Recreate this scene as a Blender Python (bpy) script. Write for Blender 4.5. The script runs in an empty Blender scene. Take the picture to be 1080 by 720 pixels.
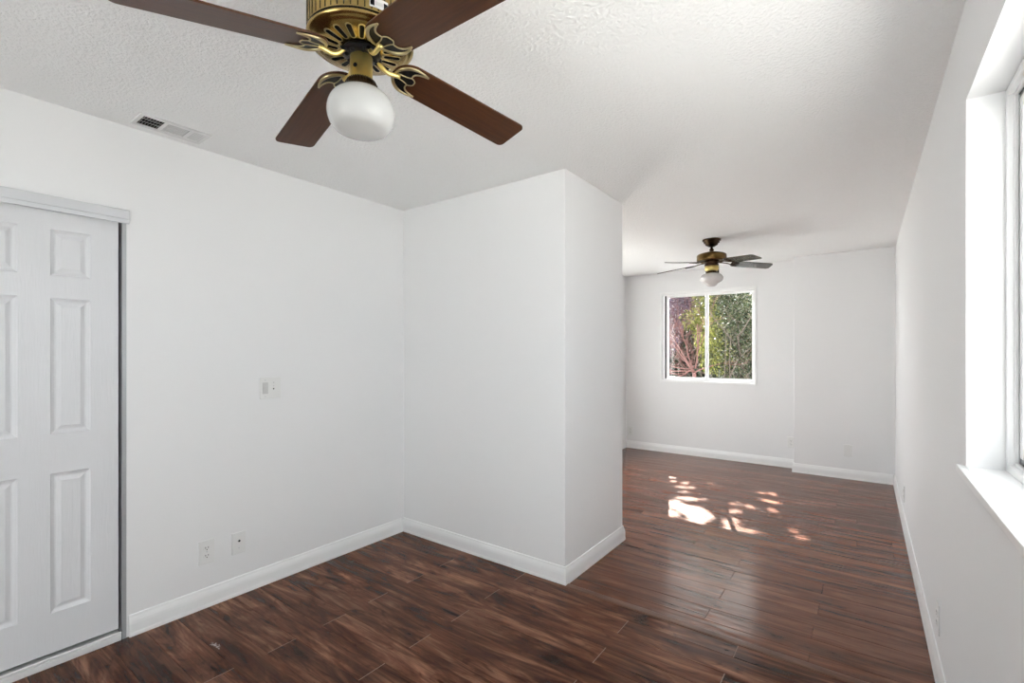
import bpy, bmesh, math, random
import numpy as np
from mathutils import Vector, Matrix

# ------------------------------------------------------------------ camera, light, exposure
SC = bpy.context.scene
COL = SC.collection
EYE = 1.3618
cam_data = bpy.data.cameras.new('camera')
cam = bpy.data.objects.new('camera', cam_data)
COL.objects.link(cam)
cam.location = (0, 0, EYE)
cam.rotation_euler = (math.pi / 2, 0, 0.6373)
cam_data.sensor_width = 36.0
cam_data.sensor_fit = 'HORIZONTAL'
cam_data.lens = 502.9 / 1080 * 36.0
cam_data.shift_y = 11.1 / 1080
cam_data.clip_start = 0.02
SC.camera = cam

world = bpy.data.worlds.new('daylight')
SC.world = world
world.use_nodes = True
wn = world.node_tree
bg = wn.nodes['Background']
bg.inputs['Color'].default_value = (0.955, 0.975, 1.0, 1)
bg.inputs['Strength'].default_value = 5.2

SUN_DIR = Vector((0.41, -1.24, -1.0)).normalized()      # the way the sunlight travels
sun_data = bpy.data.lights.new('sun', 'SUN')
sun = bpy.data.objects.new('sun', sun_data)
COL.objects.link(sun)
sun.rotation_euler = SUN_DIR.to_track_quat('-Z', 'Y').to_euler()
sun.location = (-4, 12, 9)
sun_data.energy = 60.0
sun_data.angle = math.radians(0.32)
sun_data.color = (1.0, 0.97, 0.93)

SC.view_settings.view_transform = 'Standard'
SC.view_settings.look = 'None'
SC.view_settings.exposure = 0.26
SC.view_settings.gamma = 1.0
SC.view_settings.use_curve_mapping = False

# ------------------------------------------------------------------ room measures (metres)
H = 2.44
XL, XR = -2.8336, 0.2485
YP, YPB, XP = 2.4337, 3.2595, -1.4143
XFL, YF, YS, XS = -2.7484, 6.4594, 6.2615, -0.6522
YB = -1.7

# ------------------------------------------------------------------ node helpers
def new_mat(name):
    m = bpy.data.materials.new(name)
    m.use_nodes = True
    nt = m.node_tree
    b = nt.nodes['Principled BSDF']
    return m, nt, b

def nd(nt, t, **kw):
    n = nt.nodes.new(t)
    for k, v in kw.items():
        setattr(n, k, v)
    return n

def lk(nt, a, b):
    nt.links.new(a, b)

def ramp(nt, stops):
    r = nd(nt, 'ShaderNodeValToRGB')
    e = r.color_ramp.elements
    while len(e) < len(stops):
        e.new(0.5)
    for i, (p, c) in enumerate(stops):
        e[i].position = p
        e[i].color = (*c, 1)
    return r

def plain(name, col, rough=0.5, metal=0.0, bump=None, coat=0.0, spec=0.5):
    m, nt, b = new_mat(name)
    b.inputs['Base Color'].default_value = (*col, 1)
    b.inputs['Roughness'].default_value = rough
    b.inputs['Metallic'].default_value = metal
    b.inputs['Coat Weight'].default_value = coat
    b.inputs['Specular IOR Level'].default_value = spec
    if bump:
        scale, strength, dist = bump
        g = nd(nt, 'ShaderNodeNewGeometry')
        n = nd(nt, 'ShaderNodeTexNoise')
        n.inputs['Scale'].default_value = scale
        n.inputs['Detail'].default_value = 4
        bp = nd(nt, 'ShaderNodeBump')
        bp.inputs['Strength'].default_value = strength
        bp.inputs['Distance'].default_value = dist
        lk(nt, g.outputs['Position'], n.inputs['Vector'])
        lk(nt, n.outputs['Fac'], bp.inputs['Height'])
        lk(nt, bp.outputs['Normal'], b.inputs['Normal'])
    return m

M = {}
M['wall'] = plain('wall_paint', (0.86, 0.86, 0.865), 0.55, bump=(120, 0.12, 0.002))
M['trim'] = plain('trim_paint', (0.90, 0.90, 0.90), 0.32)
M['door'] = plain('door_paint', (0.79, 0.795, 0.81), 0.38)
M['vinyl'] = plain('window_vinyl', (0.92, 0.92, 0.92), 0.35)
M['plate'] = plain('plastic_plate', (0.82, 0.82, 0.81), 0.3)
M['toggle'] = plain('toggle_plastic', (0.62, 0.62, 0.61), 0.3)
M['slot'] = plain('dark_slot', (0.008, 0.008, 0.008), 0.7, spec=0.1)
M['alu'] = plain('brushed_aluminium', (0.62, 0.63, 0.65), 0.38, metal=0.6)
M['gray_metal'] = plain('grey_channel', (0.42, 0.43, 0.44), 0.45, metal=0.3)
M['track'] = plain('white_track', (0.74, 0.74, 0.74), 0.35)
M['vent_white'] = plain('vent_enamel', (0.80, 0.80, 0.80), 0.4)
M['ground'] = plain('grey_gravel', (0.36, 0.355, 0.345), 0.9, bump=(30, 0.5, 0.02))
M['patio'] = plain('bounce_concrete', (0.80, 0.795, 0.78), 0.85, bump=(30, 0.2, 0.005))
M['black_metal'] = plain('black_metal', (0.008, 0.008, 0.009), 0.4, spec=0.25)
M['label'] = plain('label_white', (0.75, 0.75, 0.74), 0.4)

def ceiling_mat():
    m, nt, b = new_mat('ceiling_texture')
    b.inputs['Base Color'].default_value = (0.95, 0.95, 0.95, 1)
    b.inputs['Roughness'].default_value = 0.75
    g = nd(nt, 'ShaderNodeNewGeometry')
    n = nd(nt, 'ShaderNodeTexNoise')
    n.inputs['Scale'].default_value = 75
    n.inputs['Detail'].default_value = 3
    n.inputs['Roughness'].default_value = 0.55
    r = ramp(nt, [(0.38, (0, 0, 0)), (0.68, (1, 1, 1))])
    bp = nd(nt, 'ShaderNodeBump')
    bp.inputs['Strength'].default_value = 0.42
    bp.inputs['Distance'].default_value = 0.006
    lk(nt, g.outputs['Position'], n.inputs['Vector'])
    lk(nt, n.outputs['Fac'], r.inputs['Fac'])
    lk(nt, r.outputs['Color'], bp.inputs['Height'])
    lk(nt, bp.outputs['Normal'], b.inputs['Normal'])
    return m
M['ceiling'] = ceiling_mat()

def brass_mat(name, c0, c1, rough):
    m, nt, b = new_mat(name)
    g = nd(nt, 'ShaderNodeTexCoord')
    n = nd(nt, 'ShaderNodeTexNoise')
    n.inputs['Scale'].default_value = 9
    n.inputs['Detail'].default_value = 3
    r = ramp(nt, [(0.3, c0), (0.7, c1)])
    lk(nt, g.outputs['Object'], n.inputs['Vector'])
    lk(nt, n.outputs['Fac'], r.inputs['Fac'])
    lk(nt, r.outputs['Color'], b.inputs['Base Color'])
    b.inputs['Metallic'].default_value = 1.0
    b.inputs['Roughness'].default_value = rough
    return m
M['brass'] = brass_mat('antique_brass', (0.32, 0.22, 0.075), (0.47, 0.34, 0.13), 0.27)
M['brass_bright'] = brass_mat('polished_brass', (0.86, 0.68, 0.25), (0.92, 0.76, 0.34), 0.40)
M['brass_relief'] = brass_mat('worn_brass_relief', (0.46, 0.38, 0.19), (0.60, 0.52, 0.32), 0.3)
M['bronze'] = brass_mat('dark_bronze', (0.035, 0.022, 0.014), (0.075, 0.048, 0.028), 0.3)
M['brown_brass'] = brass_mat('brown_brass', (0.10, 0.058, 0.020), (0.17, 0.105, 0.038), 0.28)

def blade_mat(name, c0, c1, c2, rough, spec=0.5):
    m, nt, b = new_mat(name)
    tc = nd(nt, 'ShaderNodeTexCoord')
    mp = nd(nt, 'ShaderNodeMapping')
    mp.inputs['Scale'].default_value = (6, 90, 6)
    n = nd(nt, 'ShaderNodeTexNoise')
    n.inputs['Scale'].default_value = 1.0
    n.inputs['Detail'].default_value = 6
    n.inputs['Distortion'].default_value = 0.6
    r = ramp(nt, [(0.3, c0), (0.5, c1), (0.72, c2)])
    lk(nt, tc.outputs['Object'], mp.inputs['Vector'])
    lk(nt, mp.outputs['Vector'], n.inputs['Vector'])
    lk(nt, n.outputs['Fac'], r.inputs['Fac'])
    lk(nt, r.outputs['Color'], b.inputs['Base Color'])
    b.inputs['Roughness'].default_value = rough
    b.inputs['Specular IOR Level'].default_value = spec
    return m
M['blade'] = blade_mat('walnut_blade', (0.055, 0.018, 0.005), (0.070, 0.023, 0.007), (0.09, 0.031, 0.010), 0.35, 0.28)
M['blade_far'] = blade_mat('dark_blade', (0.030, 0.020, 0.012), (0.040, 0.026, 0.014), (0.055, 0.036, 0.02), 0.14, 0.55)

def opal_mat():
    m, nt, b = new_mat('opal_glass')
    b.inputs['Base Color'].default_value = (0.56, 0.56, 0.55, 1)
    b.inputs['Roughness'].default_value = 0.17
    b.inputs['Specular IOR Level'].default_value = 0.35
    b.inputs['Subsurface Weight'].default_value = 0.5
    b.inputs['Subsurface Radius'].default_value = (0.06, 0.06, 0.06)
    b.inputs['Subsurface Scale'].default_value = 0.6
    return m
M['opal'] = opal_mat()

def frosted_mat():
    m, nt, b = new_mat('frosted_glass')
    b.inputs['Base Color'].default_value = (0.74, 0.72, 0.71, 1)
    b.inputs['Roughness'].default_value = 0.25
    b.inputs['Subsurface Weight'].default_value = 0.3
    b.inputs['Subsurface Radius'].default_value = (0.05, 0.05, 0.05)
    b.inputs['Subsurface Scale'].default_value = 0.5
    return m
M['frosted'] = frosted_mat()

def glass_mat():
    m = bpy.data.materials.new('window_glass')
    m.use_nodes = True
    nt = m.node_tree
    nt.nodes.clear()
    out = nd(nt, 'ShaderNodeOutputMaterial')
    tr = nd(nt, 'ShaderNodeBsdfTransparent')
    tr.inputs['Color'].default_value = (0.97, 0.985, 0.98, 1)
    gl = nd(nt, 'ShaderNodeBsdfGlossy')
    gl.inputs['Roughness'].default_value = 0.0
    lw = nd(nt, 'ShaderNodeLayerWeight')
    pw = nd(nt, 'ShaderNodeMath', operation='POWER')
    pw.inputs[1].default_value = 5.0
    lk(nt, lw.outputs['Facing'], pw.inputs[0])
    fr = nd(nt, 'ShaderNodeMath', operation='MULTIPLY_ADD')
    fr.inputs[1].default_value = 0.4
    fr.inputs[2].default_value = 0.012
    lk(nt, pw.outputs['Value'], fr.inputs[0])
    mx = nd(nt, 'ShaderNodeMixShader')
    lk(nt, fr.outputs['Value'], mx.inputs['Fac'])
    lk(nt, tr.outputs['BSDF'], mx.inputs[1])
    lk(nt, gl.outputs['BSDF'], mx.inputs[2])
    lk(nt, mx.outputs['Shader'], out.inputs['Surface'])
    return m
M['glass'] = glass_mat()

def floor_mat(name, stops, fig, dist, streak_fac, knot_fac, ripple, tone_lo, tone_hi, spec):
    m, nt, b = new_mat(name)
    g = nd(nt, 'ShaderNodeNewGeometry')
    at = nd(nt, 'ShaderNodeAttribute', attribute_name='plank_rand')
    rnd = at.outputs['Fac']
    mul = nd(nt, 'ShaderNodeVectorMath', operation='SCALE')
    mul.inputs[0].default_value = (37.0, 53.0, 11.0)
    lk(nt, rnd, mul.inputs['Scale'])
    add = nd(nt, 'ShaderNodeVectorMath', operation='ADD')
    lk(nt, g.outputs['Position'], add.inputs[0])
    lk(nt, mul.outputs['Vector'], add.inputs[1])

    def mapped(scale):
        mp = nd(nt, 'ShaderNodeMapping')
        mp.inputs['Scale'].default_value = scale
        lk(nt, add.outputs['Vector'], mp.inputs['Vector'])
        return mp.outputs['Vector']

    def noise(scale, detail, rough, dist):
        n = nd(nt, 'ShaderNodeTexNoise')
        n.inputs['Scale'].default_value = 1.0
        n.inputs['Detail'].default_value = detail
        n.inputs['Roughness'].default_value = rough
        n.inputs['Distortion'].default_value = dist
        lk(nt, mapped(scale), n.inputs['Vector'])
        return n.outputs['Fac']

    def mix(kind, fac, a, c):
        x = nd(nt, 'ShaderNodeMix', data_type='RGBA', blend_type=kind)
        if isinstance(fac, float):
            x.inputs[0].default_value = fac
        else:
            lk(nt, fac, x.inputs[0])
        for s, v in ((6, a), (7, c)):
            if isinstance(v, tuple):
                x.inputs[s].default_value = (*v, 1)
            else:
                lk(nt, v, x.inputs[s])
        return x.outputs[2]

    figure = noise(fig, 6, 0.6, dist)            # wavy acacia figure
    base = ramp(nt, stops)
    lk(nt, figure, base.inputs['Fac'])
    streak = noise((3.0, 70.0, 1.0), 5, 0.65, 0.6)            # fine pores along the grain
    sr = ramp(nt, [(0.34, (0.38, 0.33, 0.31)), (0.62, (1.25, 1.25, 1.25))])
    lk(nt, streak, sr.inputs['Fac'])
    c1 = mix('MULTIPLY', streak_fac, base.outputs['Color'], sr.outputs['Color'])
    knot = noise((4.0, 13.0, 1.0), 3, 0.5, 2.2)              # dark swirls
    kr = ramp(nt, [(0.56, (1, 1, 1)), (0.70, (0.40, 0.30, 0.27))])
    lk(nt, knot, kr.inputs['Fac'])
    c2 = mix('MULTIPLY', knot_fac, c1, kr.outputs['Color'])
    tone = ramp(nt, [(0.0, (tone_lo,) * 3), (1.0, (tone_hi,) * 3)])
    lk(nt, rnd, tone.inputs['Fac'])
    c3 = mix('MULTIPLY', 1.0, c2, tone.outputs['Color'])
    # a small chalky paint scuff near the closet
    sub = nd(nt, 'ShaderNodeVectorMath', operation='SUBTRACT')
    lk(nt, g.outputs['Position'], sub.inputs[0])
    sub.inputs[1].default_value = (-2.425, 0.96, 0.0)
    mp = nd(nt, 'ShaderNodeMapping')
    mp.inputs['Rotation'].default_value = (0, 0, math.radians(-55))
    mp.inputs['Scale'].default_value = (18, 60, 1)
    lk(nt, sub.outputs['Vector'], mp.inputs['Vector'])
    ln = nd(nt, 'ShaderNodeVectorMath', operation='LENGTH')
    lk(nt, mp.outputs['Vector'], ln.inputs[0])
    sn = nd(nt, 'ShaderNodeTexNoise')
    sn.inputs['Scale'].default_value = 90
    sn.inputs['Detail'].default_value = 4
    lk(nt, g.outputs['Position'], sn.inputs['Vector'])
    mt = nd(nt, 'ShaderNodeMath', operation='MULTIPLY_ADD')
    lk(nt, ln.outputs['Value'], mt.inputs[0])
    mt.inputs[1].default_value = -0.28
    lk(nt, sn.outputs['Fac'], mt.inputs[2])
    sc = ramp(nt, [(0.36, (0, 0, 0)), (0.44, (1, 1, 1))])
    lk(nt, mt.outputs['Value'], sc.inputs['Fac'])
    c4 = mix('MIX', sc.outputs['Color'], c3, (0.42, 0.36, 0.34))
    lk(nt, c4, b.inputs['Base Color'])
    # hand-scraped ripple
    rip = noise((2.2, 55.0, 1.0), 3, 0.5, 0.3)
    soft = noise((1.4, 12.0, 1.0), 2, 0.5, 0.8)
    hsum = nd(nt, 'ShaderNodeMath', operation='MULTIPLY_ADD')
    lk(nt, soft, hsum.inputs[0])
    hsum.inputs[1].default_value = 1.5
    lk(nt, rip, hsum.inputs[2])
    bp = nd(nt, 'ShaderNodeBump')
    bp.inputs['Strength'].default_value = ripple
    bp.inputs['Distance'].default_value = 0.0035
    lk(nt, hsum.outputs['Value'], bp.inputs['Height'])
    lk(nt, bp.outputs['Normal'], b.inputs['Normal'])
    rr = nd(nt, 'ShaderNodeMapRange')
    rr.inputs['To Min'].default_value = 0.12
    rr.inputs['To Max'].default_value = 0.24
    lk(nt, streak, rr.inputs['Value'])
    lk(nt, rr.outputs['Result'], b.inputs['Roughness'])
    b.inputs['Specular IOR Level'].default_value = spec
    b.inputs['Specular Tint'].default_value = (1.0, 0.76, 0.60, 1)
    return m
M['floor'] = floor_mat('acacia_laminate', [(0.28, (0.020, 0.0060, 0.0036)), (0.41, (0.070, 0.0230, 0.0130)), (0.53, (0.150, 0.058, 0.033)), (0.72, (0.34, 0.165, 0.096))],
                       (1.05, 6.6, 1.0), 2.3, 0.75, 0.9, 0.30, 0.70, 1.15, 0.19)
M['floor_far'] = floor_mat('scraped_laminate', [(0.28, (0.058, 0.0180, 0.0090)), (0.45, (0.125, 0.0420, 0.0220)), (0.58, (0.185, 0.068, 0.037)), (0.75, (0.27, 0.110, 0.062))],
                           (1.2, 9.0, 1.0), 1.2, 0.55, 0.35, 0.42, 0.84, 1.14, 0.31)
M['lit_edge'] = plain('lit_plank_edge', (0.26, 0.155, 0.11), 0.5)  # light caught by the plank end bevels, painted as a paler tone

def leaf_mat(name, stops, gloss=0.3, trans=0.35):
    m, nt, b = new_mat(name)
    g = nd(nt, 'ShaderNodeNewGeometry')
    r = ramp(nt, stops)
    lk(nt, g.outputs['Random Per Island'], r.inputs['Fac'])
    lk(nt, r.outputs['Color'], b.inputs['Base Color'])
    b.inputs['Roughness'].default_value = gloss
    t = nd(nt, 'ShaderNodeBsdfTranslucent')
    lk(nt, r.outputs['Color'], t.inputs['Color'])
    mx = nd(nt, 'ShaderNodeMixShader')
    mx.inputs['Fac'].default_value = trans
    out = nt.nodes['Material Output']
    lk(nt, b.outputs['BSDF'], mx.inputs[1])
    lk(nt, t.outputs['BSDF'], mx.inputs[2])
    lk(nt, mx.outputs['Shader'], out.inputs['Surface'])
    return m
M['leaf_yellow'] = leaf_mat('yellow_green_leaf', [(0.0, (0.05, 0.07, 0.012)), (0.5, (0.15, 0.16, 0.022)), (1.0, (0.32, 0.31, 0.11))])
M['leaf_green'] = leaf_mat('glossy_green_leaf', [(0.0, (0.012, 0.020, 0.010)), (0.4, (0.042, 0.060, 0.026)), (0.68, (0.095, 0.108, 0.048)), (0.84, (0.13, 0.105, 0.075)), (1.0, (0.30, 0.32, 0.27))], 0.16)  # palest stop paints white sparkle highlights onto some leaves
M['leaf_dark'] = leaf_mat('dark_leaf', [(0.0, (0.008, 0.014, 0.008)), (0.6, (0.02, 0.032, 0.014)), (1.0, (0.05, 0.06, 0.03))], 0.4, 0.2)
M['leaf_sunlit'] = leaf_mat('backlit_leaf', [(0.0, (0.05, 0.08, 0.015)), (0.5, (0.13, 0.16, 0.03)), (1.0, (0.26, 0.26, 0.07))], 0.3, 0.55)
M['leaf_purple'] = leaf_mat('mauve_leaf', [(0.0, (0.035, 0.016, 0.022)), (0.5, (0.085, 0.045, 0.065)), (0.8, (0.17, 0.11, 0.15)), (1.0, (0.13, 0.15, 0.21))], 0.3)
M['bark_pink'] = plain('rosy_bark', (0.145, 0.066, 0.058), 0.8, bump=(60, 0.5, 0.01))
M['bark'] = plain('grey_brown_bark', (0.09, 0.07, 0.055), 0.9, bump=(50, 0.5, 0.01))

# ------------------------------------------------------------------ mesh builder
class MB:
    """Collects shapes and links them as one mesh object."""
    def __init__(self):
        self.v, self.f, self.mi, self.sm = [], [], [], []

    def add(self, vs, fs, mi=0, smooth=False):
        o = len(self.v)
        self.v.extend([tuple(p) for p in vs])
        for f in fs:
            self.f.append([i + o for i in f])
            self.mi.append(mi)
            self.sm.append(smooth)

    def box(self, a, b, mi=0):
        x0, x1 = sorted((a[0], b[0])); y0, y1 = sorted((a[1], b[1])); z0, z1 = sorted((a[2], b[2]))
        vs = [(x0, y0, z0), (x1, y0, z0), (x1, y1, z0), (x0, y1, z0), (x0, y0, z1), (x1, y0, z1), (x1, y1, z1), (x0, y1, z1)]
        self.add(vs, [(0, 3, 2, 1), (4, 5, 6, 7), (0, 1, 5, 4), (1, 2, 6, 5), (2, 3, 7, 6), (3, 0, 4, 7)], mi)

    def lathe(self, prof, n=48, mi=0, centre=(0, 0), cap=True, smooth=True):
        k = len(prof)
        vs = []
        for i in range(n):
            a = 2 * math.pi * i / n
            for r, z in prof:
                vs.append((centre[0] + r * math.cos(a), centre[1] + r * math.sin(a), z))
        fs = []
        for i in range(n):
            j = (i + 1) % n
            for q in range(k - 1):
                fs.append((i * k + q, j * k + q, j * k + q + 1, i * k + q + 1))
        self.add(vs, fs, mi, smooth)
        if cap:
            for q in (0, k - 1):
                if prof[q][0] > 1e-5:
                    ring = [vs[i * k + q] for i in range(n)]
                    self.add(ring, [tuple(range(n))], mi)

    def tube(self, pts, radii, n=10, mi=0, flat=1.0):
        pts = [Vector(p) for p in pts]
        if not isinstance(radii, (list, tuple)):
            radii = [radii] * len(pts)
        vs = []
        up = Vector((0, 0, 1))
        for i, p in enumerate(pts):
            t = (pts[min(i + 1, len(pts) - 1)] - pts[max(i - 1, 0)])
            t = t.normalized() if t.length > 1e-9 else Vector((1, 0, 0))
            ref = up if abs(t.z) < 0.95 else Vector((1, 0, 0))
            s = t.cross(ref).normalized()
            u = s.cross(t).normalized()
            for j in range(n):
                a = 2 * math.pi * j / n
                vs.append(p + (s * math.cos(a) + u * math.sin(a) * flat) * radii[i])
        fs = []
        for i in range(len(pts) - 1):
            for j in range(n):
                k = (j + 1) % n
                fs.append((i * n + j, i * n + k, (i + 1) * n + k, (i + 1) * n + j))
        fs.append(tuple(range(n - 1, -1, -1)))
        fs.append(tuple(range((len(pts) - 1) * n, len(pts) * n)))
        self.add(vs, fs, mi, True)

    def prism(self, outline, z0, z1, mi=0):
        """A flat outline in x, y given a thickness."""
        n = len(outline)
        vs = [(x, y, z0) for x, y in outline] + [(x, y, z1) for x, y in outline]
        fs = [tuple(range(n - 1, -1, -1)), tuple(range(n, 2 * n))]
        for i in range(n):
            j = (i + 1) % n
            fs.append((i, j, n + j, n + i))
        self.add(vs, fs, mi)

    def build(self, name, mats, parent=None, bevel=0.0, location=None, fix=True):
        me = bpy.data.meshes.new(name)
        me.from_pydata(self.v, [], self.f)
        if not isinstance(mats, (list, tuple)):
            mats = [mats]
        for m in mats:
            me.materials.append(m)
        me.polygons.foreach_set('material_index', self.mi)
        me.polygons.foreach_set('use_smooth', self.sm)
        if fix:
            bm = bmesh.new()
            bm.from_mesh(me)
            bmesh.ops.recalc_face_normals(bm, faces=bm.faces)
            bm.to_mesh(me)
            bm.free()
        me.update()
        o = bpy.data.objects.new(name, me)
        COL.objects.link(o)
        if parent:
            o.parent = parent
        if location:
            o.location = location
        if bevel:
            md = o.modifiers.new('soft_edges', 'BEVEL')
            md.width = bevel
            md.segments = 2
            md.limit_method = 'ANGLE'
            md.angle_limit = math.radians(50)
        return o

def structure(o, label=None):
    o['kind'] = 'structure'
    if label:
        o['label'] = label
        o['category'] = label_cat(o.name)
    return o

def label_cat(name):
    for w in ('wall', 'floor', 'ceiling', 'window', 'door', 'baseboard', 'trim', 'ground'):
        if name.startswith(w):
            return w
    return name

def tag(o, label, cat, group=None, kind=None):
    o['label'] = label
    o['category'] = cat
    if group:
        o['group'] = group
    if kind:
        o['kind'] = kind
    return o

def empty(name, loc, rot=None):
    o = bpy.data.objects.new(name, None)
    o.empty_display_size = 0.1
    COL.objects.link(o)
    o.location = loc
    if rot:
        o.rotation_euler = rot
    return o

def copy_tree(o, parent=None):
    c = o.copy()
    COL.objects.link(c)
    if parent:
        c.parent = parent
    for ch in list(o.children):
        copy_tree(ch, c)
    return c

# ------------------------------------------------------------------ floor
def build_floor():
    rng = random.Random(5)
    X0, X1 = XL - 0.14, XR + 0.14
    LEN = 1.21
    vs, fs, rnd, mids = [], [], [], []
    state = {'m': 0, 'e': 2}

    def plank(x0, x1, y0, y1):
        x0, x1 = max(x0, X0), min(x1, X1)
        if x1 - x0 < 0.02:
            return
        o = len(vs)
        e, d = 0.0018, 0.0017
        vs.extend([(x0, y0, -d), (x1, y0, -d), (x1, y1, -d), (x0, y1, -d),
                   (x0 + e, y0 + e, 0), (x1 - e, y0 + e, 0), (x1 - e, y1 - e, 0), (x0 + e, y1 - e, 0)])
        fs.extend([(o + 4, o + 5, o + 6, o + 7), (o, o + 1, o + 5, o + 4), (o + 1, o + 2, o + 6, o + 5),
                   (o + 2, o + 3, o + 7, o + 6), (o + 3, o, o + 4, o + 7)])
        r = rng.random()
        rnd.extend([r] * 5)
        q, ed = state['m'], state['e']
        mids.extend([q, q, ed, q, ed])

    def rows(y_list, joints):
        for i in range(len(y_list) - 1):
            j = joints(i, 0.5 * (y_list[i] + y_list[i + 1]))
            x = j - math.ceil((j - X0) / LEN) * LEN
            while x < X1:
                plank(x, x + LEN, y_list[i], y_list[i + 1])
                x += LEN
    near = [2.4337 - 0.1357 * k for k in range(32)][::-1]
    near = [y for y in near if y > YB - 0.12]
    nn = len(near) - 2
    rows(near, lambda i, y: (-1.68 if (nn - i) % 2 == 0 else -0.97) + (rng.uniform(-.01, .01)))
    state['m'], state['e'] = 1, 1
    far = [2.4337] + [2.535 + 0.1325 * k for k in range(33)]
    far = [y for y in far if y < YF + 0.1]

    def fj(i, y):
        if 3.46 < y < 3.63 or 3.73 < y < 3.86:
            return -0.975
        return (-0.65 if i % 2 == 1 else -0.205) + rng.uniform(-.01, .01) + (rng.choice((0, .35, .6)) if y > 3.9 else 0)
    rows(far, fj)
    # slab below
    o = len(vs)
    x0, x1, y0, y1, z0, z1 = X0, X1, YB - 0.14, YF + 0.14, -0.16, -0.0018
    vs.extend([(x0, y0, z0), (x1, y0, z0), (x1, y1, z0), (x0, y1, z0), (x0, y0, z1), (x1, y0, z1), (x1, y1, z1), (x0, y1, z1)])
    for f in [(0, 3, 2, 1), (4, 5, 6, 7), (0, 1, 5, 4), (1, 2, 6, 5), (2, 3, 7, 6), (3, 0, 4, 7)]:
        fs.append(tuple(o + k for k in f))
        rnd.append(0.0)
        mids.append(0)
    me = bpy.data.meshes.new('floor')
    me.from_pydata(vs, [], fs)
    for q in ('floor', 'floor_far', 'lit_edge'):
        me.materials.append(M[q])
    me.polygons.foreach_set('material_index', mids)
    a = me.attributes.new('plank_rand', 'FLOAT', 'FACE')
    a.data.foreach_set('value', rnd)
    me.update()
    ob = bpy.data.objects.new('floor', me)
    COL.objects.link(ob)
    structure(ob, 'dark reddish brown laminate plank floor with wavy grain')
build_floor()

m = MB()
prof = [(2.402, 0.0), (2.4035, 0.004), (2.409, 0.0065), (2.442, 0.0065), (2.4475, 0.004), (2.449, 0.0)]
xs = (XP + 0.018, XR - 0.016)
vs = [(x, y, z) for x in xs for y, z in prof]
n = len(prof)
m.add(vs, [(i, i + 1, n + i + 1, n + i) for i in range(n - 1)] + [tuple(range(n)), tuple(range(n, 2 * n))])

def strip_mat():
    mm = blade_mat('transition_strip', (0.12, 0.058, 0.038), (0.16, 0.08, 0.054), (0.21, 0.11, 0.075), 0.3, 0.2)
    return mm
M['strip'] = strip_mat()
structure(m.build('trim_1', M['strip']), 'brown flat transition strip across the floor beside the partition corner')

# ------------------------------------------------------------------ walls and ceiling
T = 0.15

def wall(name, boxes, label, bevel=0.0):
    m = MB()
    for a, b in boxes:
        m.box(a, b)
    return structure(m.build(name, M['wall'], bevel=bevel), label)

CL0, CL1, CLZ = -0.62, 0.733, 1.995                      # closet opening in the left wall
wall('wall_left', [((XL - T, CL1, 0), (XL, YP + 0.05, H)), ((XL - T, YB - T, 0), (XL, CL0, H)), ((XL - T, CL0, CLZ), (XL, CL1, H))],
     'white left wall with the closet opening and light switch')
wall('wall_partition', [((XL - T, YP, 0), (XP, YPB, H))], 'white boxed partition jutting out from the left wall', bevel=0.004)
D4 = (4.15, 5.35, 0.0, 2.10)                              # added glazed door, unseen behind the partition, to brighten the far room
wall('wall_far_left', [((XFL - T, YPB - 0.02, 0), (XFL, D4[0], H)), ((XFL - T, D4[1], 0), (XFL, YF + T, H)), ((XFL - T, D4[0], D4[3]), (XFL, D4[1], H))], 'white wall behind the partition at the far room left')
W2 = (-2.246, -1.074, 0.968, 2.16)                        # far window opening
wall('wall_far', [((XFL, YF, 0), (W2[0], YF + T, H)), ((W2[1], YF, 0), (XR + T, YF + T, H)),
                  ((W2[0], YF, 0), (W2[1], YF + T, W2[2])), ((W2[0], YF, W2[3]), (W2[1], YF + T, H))],
     'white far wall holding the garden window')
wall('wall_bump_out', [((XS, YS, 0), (XR + 0.02, YF + 0.02, H))], 'white shallow bump-out right of the far window', bevel=0.004)
W1 = (0.25, 2.0, 1.012, 2.133)                           # right window opening, y and z
wall('wall_right', [((XR, W1[1], 0), (XR + T, YF, H)), ((XR, YB - T, 0), (XR + T, W1[0], H)),
                    ((XR, W1[0], 0), (XR + T, W1[1], W1[2] - 0.022)), ((XR, W1[0], W1[3]), (XR + T, W1[1], H))],
     'white long right wall with the deep window recess')
D2 = (-2.0, -0.80, 0.0, 2.06)                            # glazed door added behind the camera to bring in fill daylight
wall('wall_back', [((XL, YB - T, 0), (D2[0], YB, H)), ((D2[1], YB - T, 0), (XR, YB, H)), ((D2[0], YB - T, D2[3]), (D2[1], YB, H))],
     'white back wall around the added glazed door')
m = MB()
m.box((XL - T, YB - T, H), (XR + T, YF + T, H + 0.18))
structure(m.build('ceiling', M['ceiling']), 'white textured ceiling over both rooms')
# closet interior
m = MB()
for a, b in [((XL - 0.75, CL0 - .1, 0), (XL - 0.72, CL1 + .1, H)), ((XL - 0.72, CL0 - .1, 0), (XL - T, CL0 - .07, H)),
             ((XL - 0.72, CL1 + .07, 0), (XL - T, CL1 + .1, H)), ((XL - 0.72, CL0 - .1, H - .03), (XL - T, CL1 + .1, H)),
             ((XL - 0.72, CL0 - .1, -.03), (XL - T, CL1 + .1, 0))]:
    m.box(a, b)
structure(m.build('wall_closet', M['wall']), 'white closet interior behind the sliding door')

# ------------------------------------------------------------------ baseboards
BB = [(0.0, 0.0), (0.016, 0.0), (0.016, 0.014), (0.0148, 0.019), (0.0142, 0.058), (0.0128, 0.070), (0.0102, 0.081), (0.0075, 0.090), (0.0060, 0.098), (0.0045, 0.102), (0.0, 0.102)]

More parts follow.
